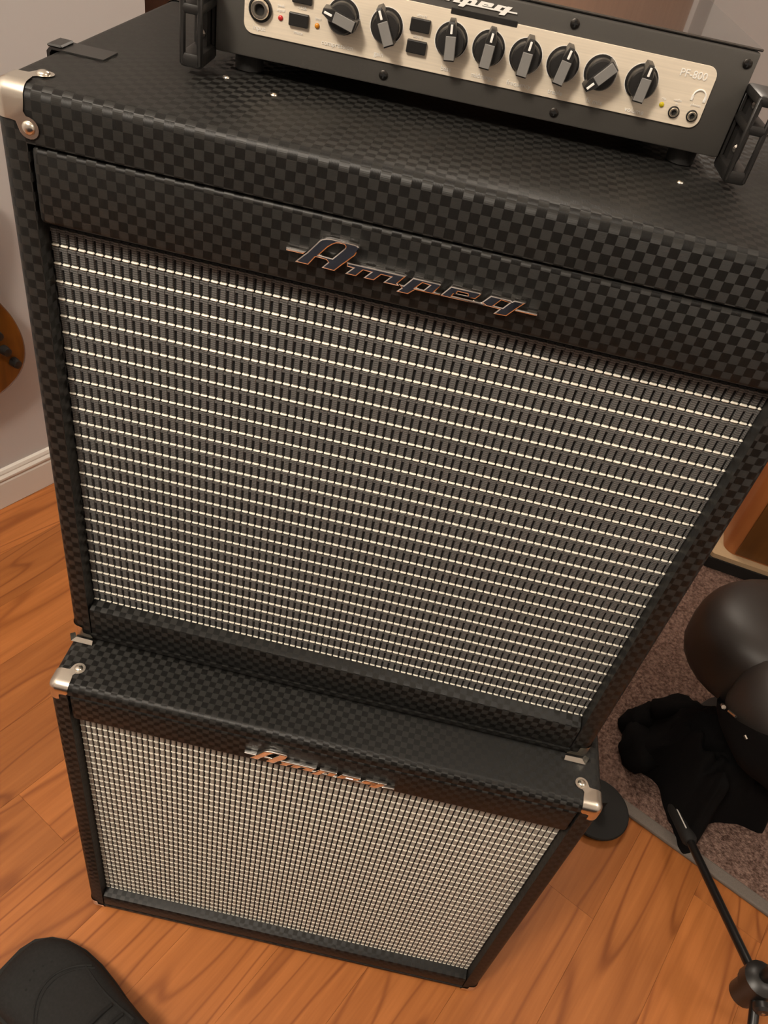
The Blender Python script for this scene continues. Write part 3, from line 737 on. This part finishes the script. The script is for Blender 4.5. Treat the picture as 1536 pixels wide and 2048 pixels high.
bm = bmesh.new(); box(bm,-.103,-.047,-.054,-.030,.56,1.25,.006,2); obj('neck', bm, M_brown_wood, gt)
bm = bmesh.new(); box(bm,-.115,-.035,-.048,-.030,1.25,1.42,.006,2); obj('headstock', bm, M_brown_wood, gt)
for k in range(4):
    bm = bmesh.new(); tube(bm, [(-.096+.014*k,-.062,.365),(-.093+.012*k,-.056,1.27)], .0007, 5); obj('string', bm, M_nickel, gt)
hg = bpy.data.objects.new('wall_hanger', None); bpy.data.objects.remove(hg)
bm = bmesh.new(); box(bm,-.10,-.05,-.012,-.0003,1.24,1.34,.004,2)
for x in (-.115,-.035): tube(bm, [(-.075,-.010,1.27),(x,-.022,1.262),(x,-.065,1.262)], .005, 8)
hgo = obj('guitar_hanger', bm, M_pole); rlocal(hgo); hgo['label'] = 'black forked hanger holding the guitar neck on the grey wall'; hgo['category'] = 'hanger'
# ------------------------------------------------------------------ shoe in the near left corner
SH = math.atan2(-.39,.92)
shoe = empty('shoe', 'black suede lace up shoe on the wood floor at the near left', 'shoe', (-.062,-.150,0), SH)
# local x from toe to heel, local y to the far side
SEC = [ # x, y centre, half width, upper height, squareness
 (.000,-.004,.012,.022),(.006,-.004,.030,.034),(.018,-.003,.042,.043),(.038,-.001,.049,.050),(.065,.001,.052,.055),(.095,.001,.0515,.062),(.125,.000,.048,.074),(.155,-.001,.043,.090),(.185,-.001,.039,.098),(.22,0,.036,.092),(.255,0,.035,.090),(.28,0,.031,.088),(.292,0,.020,.080)]
rings = []
SEC = [(x, yc, hw+.004*min(1,x/.02), h) for x, yc, hw, h in SEC]
for x, yc, hw, h in SEC:
    rg = []
    for k in range(20):
        a_ = PI*k/19; c_, s_ = math.cos(a_), math.sin(a_)
        rg.append((x, yc+hw*math.copysign(abs(c_)**.75, c_), .018+(h-.018)*abs(s_)**.62))
    rings.append(rg)
bm = bmesh.new(); ring_loft(bm, rings); up = smooth_by_angle(obj('upper', bm, M_suede, shoe), 60)
rings = []
for x, yc, hw, h in SEC:
    e_ = .0045; xx = x-(.004 if x < .01 else 0)+(.004 if x > .285 else 0)
    rings.append([(xx,yc-hw-e_,.0008),(xx,yc+hw+e_,.0008),(xx,yc+hw+e_+.001,.012),(xx,yc+hw+e_-.001,.0215),(xx,yc-hw-e_+.001,.0215),(xx,yc-hw-e_-.001,.012)])
bm = bmesh.new(); ring_loft(bm, rings); obj('sole', bm, M_rubber, shoe)
def top_z(x, y):
    for (x0,c0,w0,h0),(x1,c1,w1,h1) in zip(SEC, SEC[1:]):
        if x0 <= x <= x1:
            f_ = (x-x0)/(x1-x0); c_, w_, h_ = c0+(c1-c0)*f_, w0+(w1-w0)*f_, h0+(h1-h0)*f_
            u_ = min(1, abs((y-c_)/w_)); ca = u_**(1/.75); return .018+(h_-.018)*max(0, 1-ca*ca)**.31
    return .02
# toe cap edge seam, second seam, perforations and laces
def seam(pts, r_, name='seam', m=M_suede):
    bm = bmesh.new(); tube(bm, [(x,y,top_z(x,y)+.0006) for x, y in pts], r_, 6); return obj(name, bm, m, up)
seam([(.066+.030*(abs(v)/.046)**2, v) for v in [(-.046+.092*k/16) for k in range(17)]], .0016)
seam([(.072+.030*(abs(v)/.046)**2, v) for v in [(-.046+.092*k/16) for k in range(17)]], .0010)
seam([(.092+.10*k/12, .040-.014*math.sin(PI*k/12*.6)) for k in range(13)], .0015)
seam([(.092+.10*k/12, -.040+.014*math.sin(PI*k/12*.6)) for k in range(13)], .0015)
for k in range(5):
    x, y = .042+.010*abs(k-2)*.5, -.020+.010*k
    bm = bmesh.new(); lathe(bm, [(.0016,-.002),(.0016,.0004),(.0004,.0005)], 8, (x,y,top_z(x,y))); obj('perforation', bm, M_black, up)
for k in range(5):
    x = .155+.019*k; bm = bmesh.new(); tube(bm, [(x-.004,-.022,top_z(x-.004,-.022)+.002),(x,-.008,top_z(x,-.008)+.004),(x+.002,.008,top_z(x,.008)+.004),(x+.004,.022,top_z(x+.004,.022)+.002)], .0028, 7); obj('lace', bm, M_black, shoe)

# added dark couch, out of frame, so the chrome badge mirrors something dark
added_sofa = empty('added_sofa', 'added dark navy couch, unseen, put in to darken the chrome badge reflection', 'added_sofa', (.45,-1.45,0), 0)
M_navy = plain('navy_fabric', (0.010,0.012,0.020), 0.9, bump=0.3, bscale=500, spec=0.2)
for nm, b in (('base',(-.95,.95,-.40,.42,.06,.30)),('backrest',(-.95,.95,-.55,-.33,.06,.88)),('armrest',(-1.13,-.955,-.55,.42,.06,.62)),('armrest',(.955,1.13,-.55,.42,.06,.62)),('seat_cushion',(-.945,-.003,-.325,.44,.302,.46)),('seat_cushion',(.003,.945,-.325,.44,.302,.46))):
    bm = bmesh.new(); box(bm, *b, .03, 3); smooth_by_angle(obj(nm, bm, M_navy, added_sofa), 40)
for x in (-1.05,1.05):
    for y in (-.48,.36):
        bm = bmesh.new(); lathe(bm, [(.02,0),(.028,.061)], 12); f = obj('leg', bm, M_dark_wood, added_sofa); f.location = (x,y,0)
